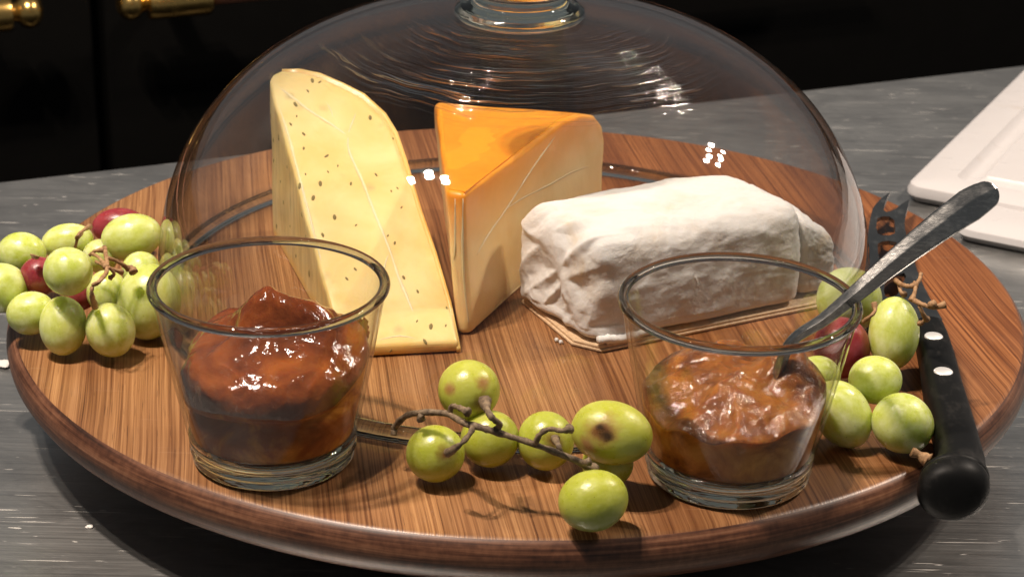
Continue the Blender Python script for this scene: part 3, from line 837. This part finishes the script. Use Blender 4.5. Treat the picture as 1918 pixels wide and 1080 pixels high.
# ------------------------------------------------------------------ glass cups and chutneys
CUPL, CUPR = Vector((-0.0792, -0.1432, 0)), Vector((0.0691, -0.1478, 0))
RB, RT, HR = 0.0259, 0.0378, 0.0600
def cup(c, label):
    root = empty('glass_cup', c); tag(root, label, 'glass cup', 'glass chutney cups')
    zb = 0.0098
    rad = lambda z: RB + (RT - RB) * (z / HR) ** 0.92 - 0.0006
    outp = [(rad(zb + (HR - zb) * i / 24), zb + (HR - zb) * i / 24) for i in range(25)]
    inp = [(r - 0.0012, z) for r, z in outp]
    lathe('wall', outp + inp[::-1], CUPG, root, 128, c, closed=True)
    torus('rim', RT - 0.0012, HR + 0.0009, 0.00175, 0.0015, RIMG, root, c, 160)
    bp = [(0.0, 0.0012), (RB - 0.006, 0.0008), (RB - 0.003, 0.0003), (RB - 0.0008, 0.0005), (RB + 0.0004, 0.0016), (RB - 0.0006, 0.0030), (RB + 0.0005, 0.0038), (RB + 0.0012, 0.0050), (RB + 0.0002, 0.0061), (RB + 0.0012, 0.0072), (RB + 0.0014, 0.0084), (rad(zb) - 0.0001, 0.0097), (RB - 0.003, 0.0096), (RB - 0.010, 0.0088), (0.0, 0.0086)]
    lathe('base', bp, GLASS, root, 128, c)
    return rad
rad = cup(CUPL, 'clear tapered glass cup holding the dark brown chutney, left, without a spoon')
cup(CUPR, 'clear tapered glass cup holding the amber chutney and a spoon, right')

def chutney(name, c, top, fill, mat, label, seedv, lump, smears=(), nt=110, nr=70):
    """closed body: bottom disc, side that hugs or leaves the wall, and a heaped top"""
    bm = bmesh.new(); rings = []
    zb = 0.0101
    for i in range(nr + 1):
        t = i / nr
        ring = []
        for k in range(nt):
            th = 2 * math.pi * k / nt
            er = fill(th)
            if t < 0.12:
                s = t / 0.12; r = (rad(zb) - 0.002) * s; z = zb
            elif t < 0.5:
                s = (t - 0.12) / 0.38; z = zb + (er - zb) * s; r = rad(z) - 0.0017
                z, r = top('side', th, z, r, s)
            else:
                s = (t - 0.5) / 0.5; z, r = top('top', th, er, rad(er) - 0.0017, s)
            p = Vector((r * math.cos(th), r * math.sin(th), z))
            if t > 0.45:
                g = min(1, (t - 0.45) / 0.12)
                nv = Vector((noise.noise(p * 95 + Vector((seedv, 0, 0))), noise.noise(p * 95 + Vector((0, seedv, 5))), noise.noise(p * 95 + Vector((3, 0, seedv)))))
                nv += 0.5 * Vector(noise.noise_vector(p * 260 + Vector((seedv, 1, 1))))
                p += nv * lump * g
                rr = math.hypot(p.x, p.y); lim = rad(min(p.z, HR)) - 0.0016
                if rr > lim: p.x *= lim / rr; p.y *= lim / rr
            ring.append(p)
        rings.append(ring)
    vr = []
    for i, ring in enumerate(rings):
        if i == 0 or i == nr:
            q = sum(ring, Vector()) / len(ring); vr.append([bm.verts.new(q + c)])
        else: vr.append([bm.verts.new(p + c) for p in ring])
    for i in range(nr):
        a, b = vr[i], vr[i+1]
        for k in range(nt):
            k2 = (k + 1) % nt
            if len(a) == 1: f = bm.faces.new((a[0], b[k], b[k2]))
            elif len(b) == 1: f = bm.faces.new((a[k], b[0], a[k2]))
            else: f = bm.faces.new((a[k], b[k], b[k2], a[k2]))
            f.material_index = 1 if (i + 1) / nr <= 0.5 else 0
    o = from_bm(name, bm, mat)
    for (th, z, w_, h_) in smears:
        bm = bmesh.new(); g = []
        for i in range(9):
            for j in range(9):
                u, v = i / 4 - 1, j / 4 - 1
                f = max(0.0, 1 - u * u - v * v + 0.35 * noise.noise(Vector((u * 1.6, v * 1.6, th * 5))))
                zz = z + v * h_; a = th + u * w_
                r = rad(zz) - 0.00135 - 0.0009 * f
                g.append((bm.verts.new(c + Vector((r * math.cos(a), r * math.sin(a), zz))) if f > 0.02 else None))
        for i in range(8):
            for j in range(8):
                q = [g[i*9+j], g[(i+1)*9+j], g[(i+1)*9+j+1], g[i*9+j+1]]
                if all(q): bm.faces.new(q)
        bmesh.ops.solidify(bm, geom=bm.faces[:], thickness=0.00025)
        ob = from_bm('smear', bm, mat[0], o)
    return tag(o, label, 'chutney')
dark = [mat_chutney('dark_onion_chutney', (0.085, 0.018, 0.004), (0.155, 0.037, 0.008), (0.26, 0.074, 0.013), 45, 0.14, 0.5), mat_chutney('dark_onion_chutney_brightened_side', (0.20, 0.05, 0.012), (0.36, 0.10, 0.02), (0.78, 0.32, 0.045), 45, 0.3, 0.3, wet=False)]  # second copy, for the sides, coloured brighter to replace missing light
amb = [mat_chutney('amber_fruit_chutney', (0.12, 0.034, 0.006), (0.235, 0.078, 0.012), (0.35, 0.14, 0.024), 100, 0.09, 0.65, fine=0.3, hb=0.55), mat_chutney('amber_fruit_chutney_brightened_side', (0.20, 0.06, 0.014), (0.55, 0.20, 0.035), (0.80, 0.38, 0.08), 60, 0.3, 0.3, wet=False)]  # same chutney twice; the side copy has extra light in its colour
def fillL(th): return 0.0320 + 0.006 * math.sin(th + 0.6) + 0.0025 * math.sin(3 * th + 1)
def topL(what, th, z, r, s):
    if what == 'side':
        # air pockets against the glass on the near left
        d = math.cos(th - math.radians(238))
        pk = max(0.0, d - 0.35) * math.exp(-((s - 0.62) / 0.16) ** 2) * 0.011
        pk += max(0.0, math.cos(th - math.radians(300)) - 0.6) * math.exp(-((s - 0.80) / 0.10) ** 2) * 0.008
        return z, r - pk
    bulge = math.sin(min(1, s * 1.25) * math.pi * 0.5)
    rr = r * (1 - s) ** 0.75 if s > 0 else r
    rr = r * (1 - s ** 2.6) * (0.93 + 0.07 * (1 - s))
    zt = z + (0.0455 - z) * (s ** 0.62)
    x, y = rr * math.cos(th), rr * math.sin(th)
    pk = 0.0140 * math.exp(-(((x + 0.0015) / 0.0100) ** 2 + ((y - 0.004) / 0.010) ** 2)) + 0.0085 * math.exp(-(((x - 0.0135) / 0.0075) ** 2 + ((y - 0.006) / 0.010) ** 2))
    return zt + pk - 0.002 * s, rr
chutney('chutney', CUPL, topL, fillL, dark, 'glossy dark brown chutney heaped to a peak in the left glass cup', 3.0, 0.0016, [(0.45, 0.040, 0.18, 0.005), (2.95, 0.038, 0.14, 0.004)])
def fillR(th): return 0.0285 + 0.0030 * math.cos(th - 0.9) + 0.004 * noise.noise(Vector((2.2 * math.cos(th), 2.2 * math.sin(th), 4.0)))
def topR(what, th, z, r, s):
    if what == 'side': return z, r
    rr = r * (1 - s)
    x, y = rr * math.cos(th), rr * math.sin(th)
    zt = z + (0.0365 - z) * s ** 0.8 + 0.010 * math.exp(-(((x - 0.018) / 0.008) ** 2 + ((y - 0.004) / 0.009) ** 2)) + 0.005 * math.exp(-(((x + 0.004) / 0.014) ** 2 + ((y - 0.018) / 0.008) ** 2))
    return zt, rr
chutney('chutney', CUPR, topR, fillR, amb, 'amber brown lumpy fruit chutney in the right glass cup around the spoon', 8.0, 0.0019, [])

# ------------------------------------------------------------------ spoon
def spoon():
    sm = mat_worn('worn_spoon_steel', (0.32, 0.315, 0.305), (0.55, 0.53, 0.50), 0.19, 1.0, (300, 900, 900), 0.56)
    S = [Vector((0.0790, -0.1500, 0.0300)), Vector((0.0865, -0.1497, 0.0370)), Vector((0.0950, -0.1490, 0.0495)), Vector((0.1055, -0.1480, 0.0655)), Vector((0.1180, -0.1460, 0.0790)), Vector((0.1320, -0.1440, 0.0905)), Vector((0.1455, -0.1420, 0.1003)), Vector((0.1540, -0.1410, 0.1062))]
    # refit the visible stations onto the photo's axis at the same depths
    axis = [(1455, 705), (1482, 640), (1543, 598), (1605, 548), (1672, 492), (1745, 435), (1815, 385), (1846, 366)]
    Pn = []
    for (px, py), s in zip(axis, S):
        d = ray(px, py); Pn.append(CAM + d * ((s.y - CAM.y) / d.y))
    hw = [0.0022, 0.0020, 0.0024, 0.0031, 0.0040, 0.0050, 0.0059, 0.0050]
    ht = [0.0013, 0.0014, 0.0014, 0.0013, 0.0012, 0.0011, 0.0010, 0.0009]
    # dense resample
    pts, ws, hs = [], [], []
    for i in range(len(Pn) - 1):
        p0, p1, p2, p3 = Pn[max(i-1, 0)], Pn[i], Pn[i+1], Pn[min(i+2, len(Pn)-1)]
        for j in range(8):
            t = j / 8
            pts.append(0.5*((2*p1) + (p2-p0)*t + (2*p0-5*p1+4*p2-p3)*t*t + (3*p1-p0-3*p2+p3)*t**3))
            ws.append(0.9 * (hw[i]*(1-t) + hw[i+1]*t)); hs.append(ht[i]*(1-t) + ht[i+1]*t)
    tdir = (Pn[-1] - Pn[-2]).normalized()
    for k in range(7):
        a = k / 6 * math.pi / 2
        pts.append(Pn[-1] + tdir * 0.0042 * math.sin(a)); ws.append(max(0.0002, 0.0045 * math.cos(a))); hs.append(max(0.0002, 0.0009 * math.cos(a * 0.8)))
    SEC = [(-1, 0), (-0.93, 0.55), (-0.80, 0.72), (-0.18, 2.0), (-0.08, 2.1), (0.02, 2.0), (0.78, 0.62), (0.93, 0.45), (1, 0), (0.93, -0.5), (0.7, -0.75), (-0.7, -0.75), (-0.93, -0.5)]
    bm = bmesh.new(); prev = None; seg = len(SEC)
    for i, p in enumerate(pts):
        t = (pts[min(i+1, len(pts)-1)] - pts[max(i-1, 0)]).normalized()
        face = Vector((0.02, -0.86, 0.48))
        nrm = (face - t * face.dot(t)).normalized(); side = t.cross(nrm)
        ring = []
        for cx, sy in SEC:
            ring.append(bm.verts.new(p + side * cx * ws[i] + nrm * sy * hs[i]))
        if prev:
            for k in range(seg): bm.faces.new((prev[k], prev[(k+1) % seg], ring[(k+1) % seg], ring[k]))
        else: bm.faces.new(ring[::-1])
        prev = ring
    bm.faces.new(prev)
    root = empty('spoon', Pn[0]); tag(root, 'worn steel teaspoon standing in the amber chutney, handle leaning out to the right', 'spoon')
    shade_auto(from_bm('handle', bm, sm, root), 24)
    bm = bmesh.new(); bmesh.ops.create_uvsphere(bm, u_segments=32, v_segments=16, radius=1.0)
    bx = (Pn[1] - Pn[0]).normalized(); c = Pn[0] - bx * 0.010 + Vector((0, 0, -0.009))
    nr = Vector((-0.35, -0.62, 0.70)); nr = (nr - bx * nr.dot(bx)).normalized(); sd = bx.cross(nr)
    for v in bm.verts:
        x, y, z = v.co
        v.co = c + bx * x * 0.0135 + sd * y * 0.0095 + nr * (z * 0.0012 + 0.0035 * (x * x + y * y) - 0.002)
    from_bm('bowl', bm, sm, root)
spoon()

# ------------------------------------------------------------------ cheese knife
def knife():
    root = empty('cheese_knife', at(1745, 620)); tag(root, 'black handled cheese knife with forked tip lying on the right of the board', 'knife')
    bl = mat_worn('dark_blade_steel', (0.20, 0.205, 0.205), (0.34, 0.34, 0.33), 0.32, 1.0, (500, 80, 500), 0.62)
    zt = 0.0078
    K = lambda x, y: at(1580 + x / 3.48, 330 + y / 3.48, zt)
    outl = [(155, 450), (158, 380), (168, 300), (190, 210), (215, 175), (245, 145), (306, 100), (285, 140), (266, 190), (262, 222), (280, 232), (305, 228), (340, 212), (375, 182), (432, 148), (420, 200), (405, 250), (398, 310), (402, 350), (412, 390), (432, 445), (455, 530), (480, 615), (520, 710), (562, 790), (605, 865), (645, 935), (600, 975), (520, 985), (400, 940), (310, 900), (265, 870), (235, 810), (205, 720), (175, 620), (158, 530)]
    holes = [[(220, 275), (250, 262), (300, 262), (330, 285), (338, 340), (334, 372), (300, 385), (250, 385), (222, 372), (213, 330)],
             [(222, 440), (250, 425), (300, 420), (345, 430), (362, 470), (350, 500), (320, 520), (290, 545), (262, 575), (245, 580), (235, 540), (224, 490)],
             [(268, 700), (300, 670), (360, 640), (395, 628), (408, 650), (390, 690), (370, 730), (350, 772), (300, 790), (270, 780), (262, 740)]]
    bm = bmesh.new()
    edges = []
    def loop(pts):
        vs = [bm.verts.new(K(*p)) for p in pts]
        return [bm.edges.new((vs[i], vs[(i+1) % len(vs)])) for i in range(len(vs))]
    for L_ in [outl] + holes: edges += loop(L_)
    bmesh.ops.triangle_fill(bm, use_beauty=True, use_dissolve=False, edges=edges)
    ext = bmesh.ops.extrude_face_region(bm, geom=bm.faces[:])
    for v in [g for g in ext['geom'] if isinstance(g, bmesh.types.BMVert)]: v.co.z -= 0.0018
    from_bm('blade', bm, bl, root, smooth=False)
    hm = mat_worn('worn_black_wood', (0.005, 0.005, 0.005), (0.018, 0.017, 0.016), 0.46, 0.0, (200, 60, 200), 0.60, spec=0.14)
    st = [(1740, 596, 17, .0045), (1742, 602, 26, .0056), (1747, 622, 30, .006), (1757, 660, 33, .0064), (1768, 715, 36, .0068), (1781, 765, 39, .007), (1793, 810, 40, .0072), (1800, 838, 41, .0074), (1801, 856, 45, .0082), (1797, 870, 52, .0092), (1792, 878, 63, .0098), (1789, 883, 66, .0102), (1789, 885.5, 66, .0102), (1789, 887, 63.5, .0098), (1788.5, 889, 67, .0103), (1788, 894, 68, .0104), (1787, 901, 67, .0101), (1786, 907, 62, .0092), (1785, 911, 53, .0078), (1785, 914, 36, .005), (1785, 915, 3, .0006)]
    bm = bmesh.new(); prev = None; seg = 32
    C = []
    for px, py, w_, hh in st:
        C.append(at(px, py, 0.0118))
    for i, (c, (px, py, w_, hh)) in enumerate(zip(C, st)):
        ax = (C[min(i+1, len(C)-1)] - C[max(i-1, 0)]); ax.z = 0
        if i > 8: ax = C[8] - C[4]; ax.z = 0
        ax.normalize(); sd = Vector((-ax.y, ax.x, 0)); wm = w_ * pxm(c)
        ex = 3.2 if i < 9 else 2.1
        ring = []
        for k in range(seg):
            a = 2 * math.pi * k / seg
            cc, ss = math.cos(a), math.sin(a)
            x = math.copysign(abs(cc) ** (2/ex), cc) * wm; z = math.copysign(abs(ss) ** (2/ex), ss) * hh
            ring.append(bm.verts.new(c + sd * x + Vector((0, 0, z - (0.0118 - 0.0082) * (1 if i < 9 else 1)))))
        if prev:
            for k in range(seg): bm.faces.new((prev[k], prev[(k+1) % seg], ring[(k+1) % seg], ring[k]))
        else: bm.faces.new(ring[::-1])
        prev = ring
    bm.faces.new(prev)
    o = from_bm('handle', bm, hm, root); shade_auto(o, 50)
    rv = mat_plain('rivet_metal', (0.80, 0.79, 0.78), 0.5, 0.6)
    from mathutils.bvhtree import BVHTree
    bvh = BVHTree.FromPolygons([v.co.copy() for v in o.data.vertices], [tuple(p.vertices) for p in o.data.polygons])
    for px, py in ((1749, 629), (1767, 695)):
        h, nn, _, _ = bvh.ray_cast(CAM, ray(px, py).normalized())
        if h:
            lathe('rivet', [(0.0, 0.0004), (0.0030, 0.0003), (0.0033, 0.0), (0.0033, -0.001), (0.0, -0.001)], rv, root, 28, h)
knife()

# ------------------------------------------------------------------ grapes
GREEN = dict(lo=(0.44, 0.52, 0.075), hi=(0.58, 0.63, 0.16), bloom=(0.74, 0.79, 0.50))
OLIVE = dict(lo=(0.32, 0.36, 0.03), hi=(0.43, 0.44, 0.06), bloom=(0.55, 0.58, 0.22))
RED = dict(lo=(0.16, 0.012, 0.02), hi=(0.30, 0.03, 0.04), bloom=(0.42, 0.16, 0.18))
GM = {'g': mat_grape('green_grape_skin', bloomamt=0.75, **GREEN), 'o': mat_grape('olive_grape_skin', bloomamt=0.3, seed=3.0, **OLIVE), 'r': mat_grape('red_grape_skin', bloomamt=0.25, **RED)}
bm = bmesh.new(); bmesh.ops.create_icosphere(bm, subdivisions=5, radius=1.0)
for v in bm.verts:                                     # a little fuller at one end
    v.co *= 1.0 + 0.025 * v.co.y - 0.02 * noise.noise(v.co * 1.4)
GME = bpy.data.meshes.new('grape'); bm.to_mesh(GME); bm.free()
GME.materials.append(GM['g']); GME.polygons.foreach_set('use_smooth', [True] * len(GME.polygons))
BROWN, TAN, DK = (0.16, 0.07, 0.02), (0.36, 0.20, 0.07), (0.05, 0.025, 0.01)
def grape(parent, px, py, rx, ry, z, kind='g', rot=0.0, scar=None, depth=0.95, label=None):
    c = at(px, py, z); k = pxm(c)
    a = math.radians(rot)
    X = CR * math.cos(a) + CU * math.sin(a); Y = CU * math.cos(a) - CR * math.sin(a); Zv = X.cross(Y)
    sx, sy = rx * k, ry * k; sz = min(sx, sy) * depth
    o = bpy.data.objects.new('grape', GME); col.objects.link(o)
    m = Matrix.Identity(4)
    for i in range(3): m[i][0], m[i][1], m[i][2], m[i][3] = X[i] * sx, Y[i] * sy, Zv[i] * sz, c[i]
    adopt(o, parent); o.matrix_basis = m
    mt = GM[kind]
    if scar: mt = mat_grape(kind + '_scarred', bloomamt=0.3, scar=scar, **(OLIVE if kind == 'o' else GREEN))
    o.material_slots[0].link = 'OBJECT'; o.material_slots[0].material = mt
    if label: o['label'] = label
    # lift it if the ellipsoid would sink into the board
    vz = math.sqrt(sum((v.z * s) ** 2 for v, s in ((X, sx), (Y, sy), (Zv, sz))))
    if math.hypot(c.x, c.y) < 0.19 and c.z - vz < 0: 
        nc = at(px, py, vz); 
        for i in range(3): m[i][3] = nc[i]
        o.matrix_basis = m
    return o
STEM_A = mat_stem('dry_tan_stem', (0.22, 0.11, 0.045), (0.42, 0.25, 0.12))
STEM_B = mat_stem('grey_brown_stem', (0.07, 0.045, 0.025), (0.24, 0.17, 0.10))
def stems(parent, lines, m, jitter=0.12):
    bm = bmesh.new()
    for pts, r0 in lines:
        P = [at(px, py, z) for px, py, z in pts]
        n = len(P)
        tube_into(bm, P, [r0 * 0.62 * (1.8 if i == n - 1 else (1.12 if i == 0 else 1.0)) for i in range(n)], 9, jitter)
    return from_bm('stem', bm, m, parent)

b1 = empty('grape_bunch', at(160, 590)); tag(b1, 'bunch of pale green and red grapes at the left edge of the board', 'grapes', 'grape bunches on the board')
rl = 'red grape'
for g in ((40, 476, 46, 41, .020, 'g', 0), (2, 540, 50, 47, .017, 'g', 0), (126, 453, 49, 34, .021, 'g', 10), (222, 424, 50, 34, .013, 'r', 5), (246, 445, 57, 44, .024, 'g', 12), (74, 518, 37, 37, .020, 'r', 0),
          (127, 509, 46, 46, .033, 'g', 0), (58, 587, 46, 41, .012, 'g', 12), (118, 611, 44, 56, .0115, 'g', 0), (207, 619, 46, 52, .0115, 'g', 20), (278, 566, 60, 72, .013, 'g', -8), (200, 548, 38, 42, .016, 'g', 0),
          (264, 507, 36, 36, .018, 'g', 0), (150, 550, 32, 32, .014, 'r', 0), (188, 480, 34, 32, .017, 'g', 0)):
    grape(b1, *g, label=rl if g[5] == 'r' else None)
stems(b1, [([(143, 447, .036), (148, 438, .038), (158, 430, .037), (168, 424, .033)], .0009), ([(141, 462, .030), (145, 448, .036), (152, 436, .037)], .0008), ([(196, 464, .036), (200, 490, .038), (199, 510, .037), (185, 528, .036), (174, 535, .034), (172, 552, .031), (178, 574, .022)], .0012),
           ([(200, 483, .038), (212, 486, .036), (226, 493, .034), (240, 503, .031)], .0010), ([(172, 475, .036), (185, 482, .038), (199, 500, .038)], .0009), ([(168, 478, .034), (178, 470, .036), (194, 468, .037)], .0009), ([(180, 490, .036), (195, 497, .038), (215, 505, .036), (228, 510, .034)], .0009), ([(203, 500, .038), (214, 512, .035), (206, 520, .033)], .0008), ([(236, 503, .031), (246, 502, .031), (250, 510, .030)], .0016), ([(64, 484, .030), (66, 478, .031)], .0016)], STEM_A)

b2 = empty('grape_bunch', at(960, 890)); tag(b2, 'bruised olive green grapes on a bare dark stem between the two glass cups', 'grapes', 'grape bunches on the board')
grape(b2, 878, 731, 58, 57, .0245, 'o', 0, [(0.50, -0.42, 0.76, 0.50, BROWN), (0.48, 0.28, 0.82, 0.34, TAN), (-0.6, 0.1, 0.78, 0.30, TAN)])
grape(b2, 917, 822, 55, 54, .0110, 'o', 0)
grape(b2, 815, 850, 55, 54, .0105, 'o', 0, [(0.42, 0.06, 0.90, 0.46, BROWN)])
grape(b2, 1022, 826, 53, 56, .0110, 'o', 0, [(0.33, 0.05, 0.92, 0.50, BROWN)])
grape(b2, 1145, 811, 77, 60, .0235, 'o', -12, [(-0.24, 0.08, 0.95, 0.62, TAN), (-0.24, 0.08, 0.95, 0.38, BROWN), (-0.13, -0.04, 0.98, 0.22, DK), (-0.34, 0.18, 0.92, 0.14, DK), (-0.55, -0.45, 0.7, 0.34, TAN)], label='largest grape, with a brown bruise')
grape(b2, 1138, 868, 48, 46, .0100, 'o', 0)
grape(b2, 1111, 938, 66, 58, .0115, 'o', 15)
stems(b2, [([(737, 815, .013), (741, 797, .016), (760, 779, .022), (790, 772, .026), (835, 774, .028), (870, 792, .029), (905, 801, .029), (940, 812, .028), (985, 826, .026), (1030, 842, .024), (1075, 860, .022), (1117, 880, .018)], .0016),
           ([(842, 776, .028), (846, 761, .031), (858, 762, .033), (876, 771, .034)], .0012), ([(928, 806, .028), (936, 795, .031), (922, 782, .034), (913, 768, .035), (908, 751, .034)], .0016), ([(886, 798, .029), (880, 812, .028), (862, 832, .026), (838, 848, .021)], .0013),
           ([(1003, 830, .026), (1012, 812, .030), (1030, 803, .032), (1052, 806, .033), (1068, 802, .032)], .0013), ([(1050, 846, .022), (1046, 834, .024), (1040, 822, .021)], .0012), ([(1093, 866, .022), (1104, 864, .023)], .0012), ([(788, 776, .026), (789, 785, .024)], .0012)], STEM_B, 0.13)

b3 = empty('grape_bunch', at(1650, 800)); tag(b3, 'bunch of green grapes with one red, between the spoon cup and knife', 'grapes', 'grape bunches on the board')
for g in ((1590, 563, 61, 62, .013, 'g', 0), (1576, 652, 53, 58, .013, 'r', 0), (1674, 625, 47, 69, .019, 'g', -4), (1639, 712, 50, 46, .019, 'g', 0), (1690, 793, 59, 56, .0115, 'g', -35), (1578, 776, 52, 68, .0115, 'g', 32), (1532, 706, 42, 40, .011, 'g', 0)):
    grape(b3, *g, label=rl if g[5] == 'r' else None)
stems(b3, [([(1725, 513, .040), (1722, 524, .040), (1716, 533, .040), (1713, 548, .039), (1708, 563, .037)], .0011), ([(1678, 525, .038), (1690, 533, .039), (1703, 536, .040), (1714, 534, .040)], .0012), ([(1712, 562, .038), (1728, 570, .038), (1748, 575, .038), (1771, 570, .039)], .0012), ([(1740, 572, .038), (1748, 569, .040)], .0012),
           ([(1722, 572, .037), (1729, 588, .034), (1736, 598, .031)], .0010), ([(1736, 592, .031), (1728, 604, .029), (1722, 605, .028)], .0010), ([(1684, 533, .037), (1688, 548, .036), (1694, 551, .035)], .0010)], STEM_A)
stems(b3, [([(1617, 602, .030), (1630, 592, .033), (1639, 582, .034), (1637, 567, .036)], .0010)], STEM_A)
stems(b3, [([(1708, 845, .012), (1722, 852, .011), (1738, 862, .010)], .0022)], STEM_A)
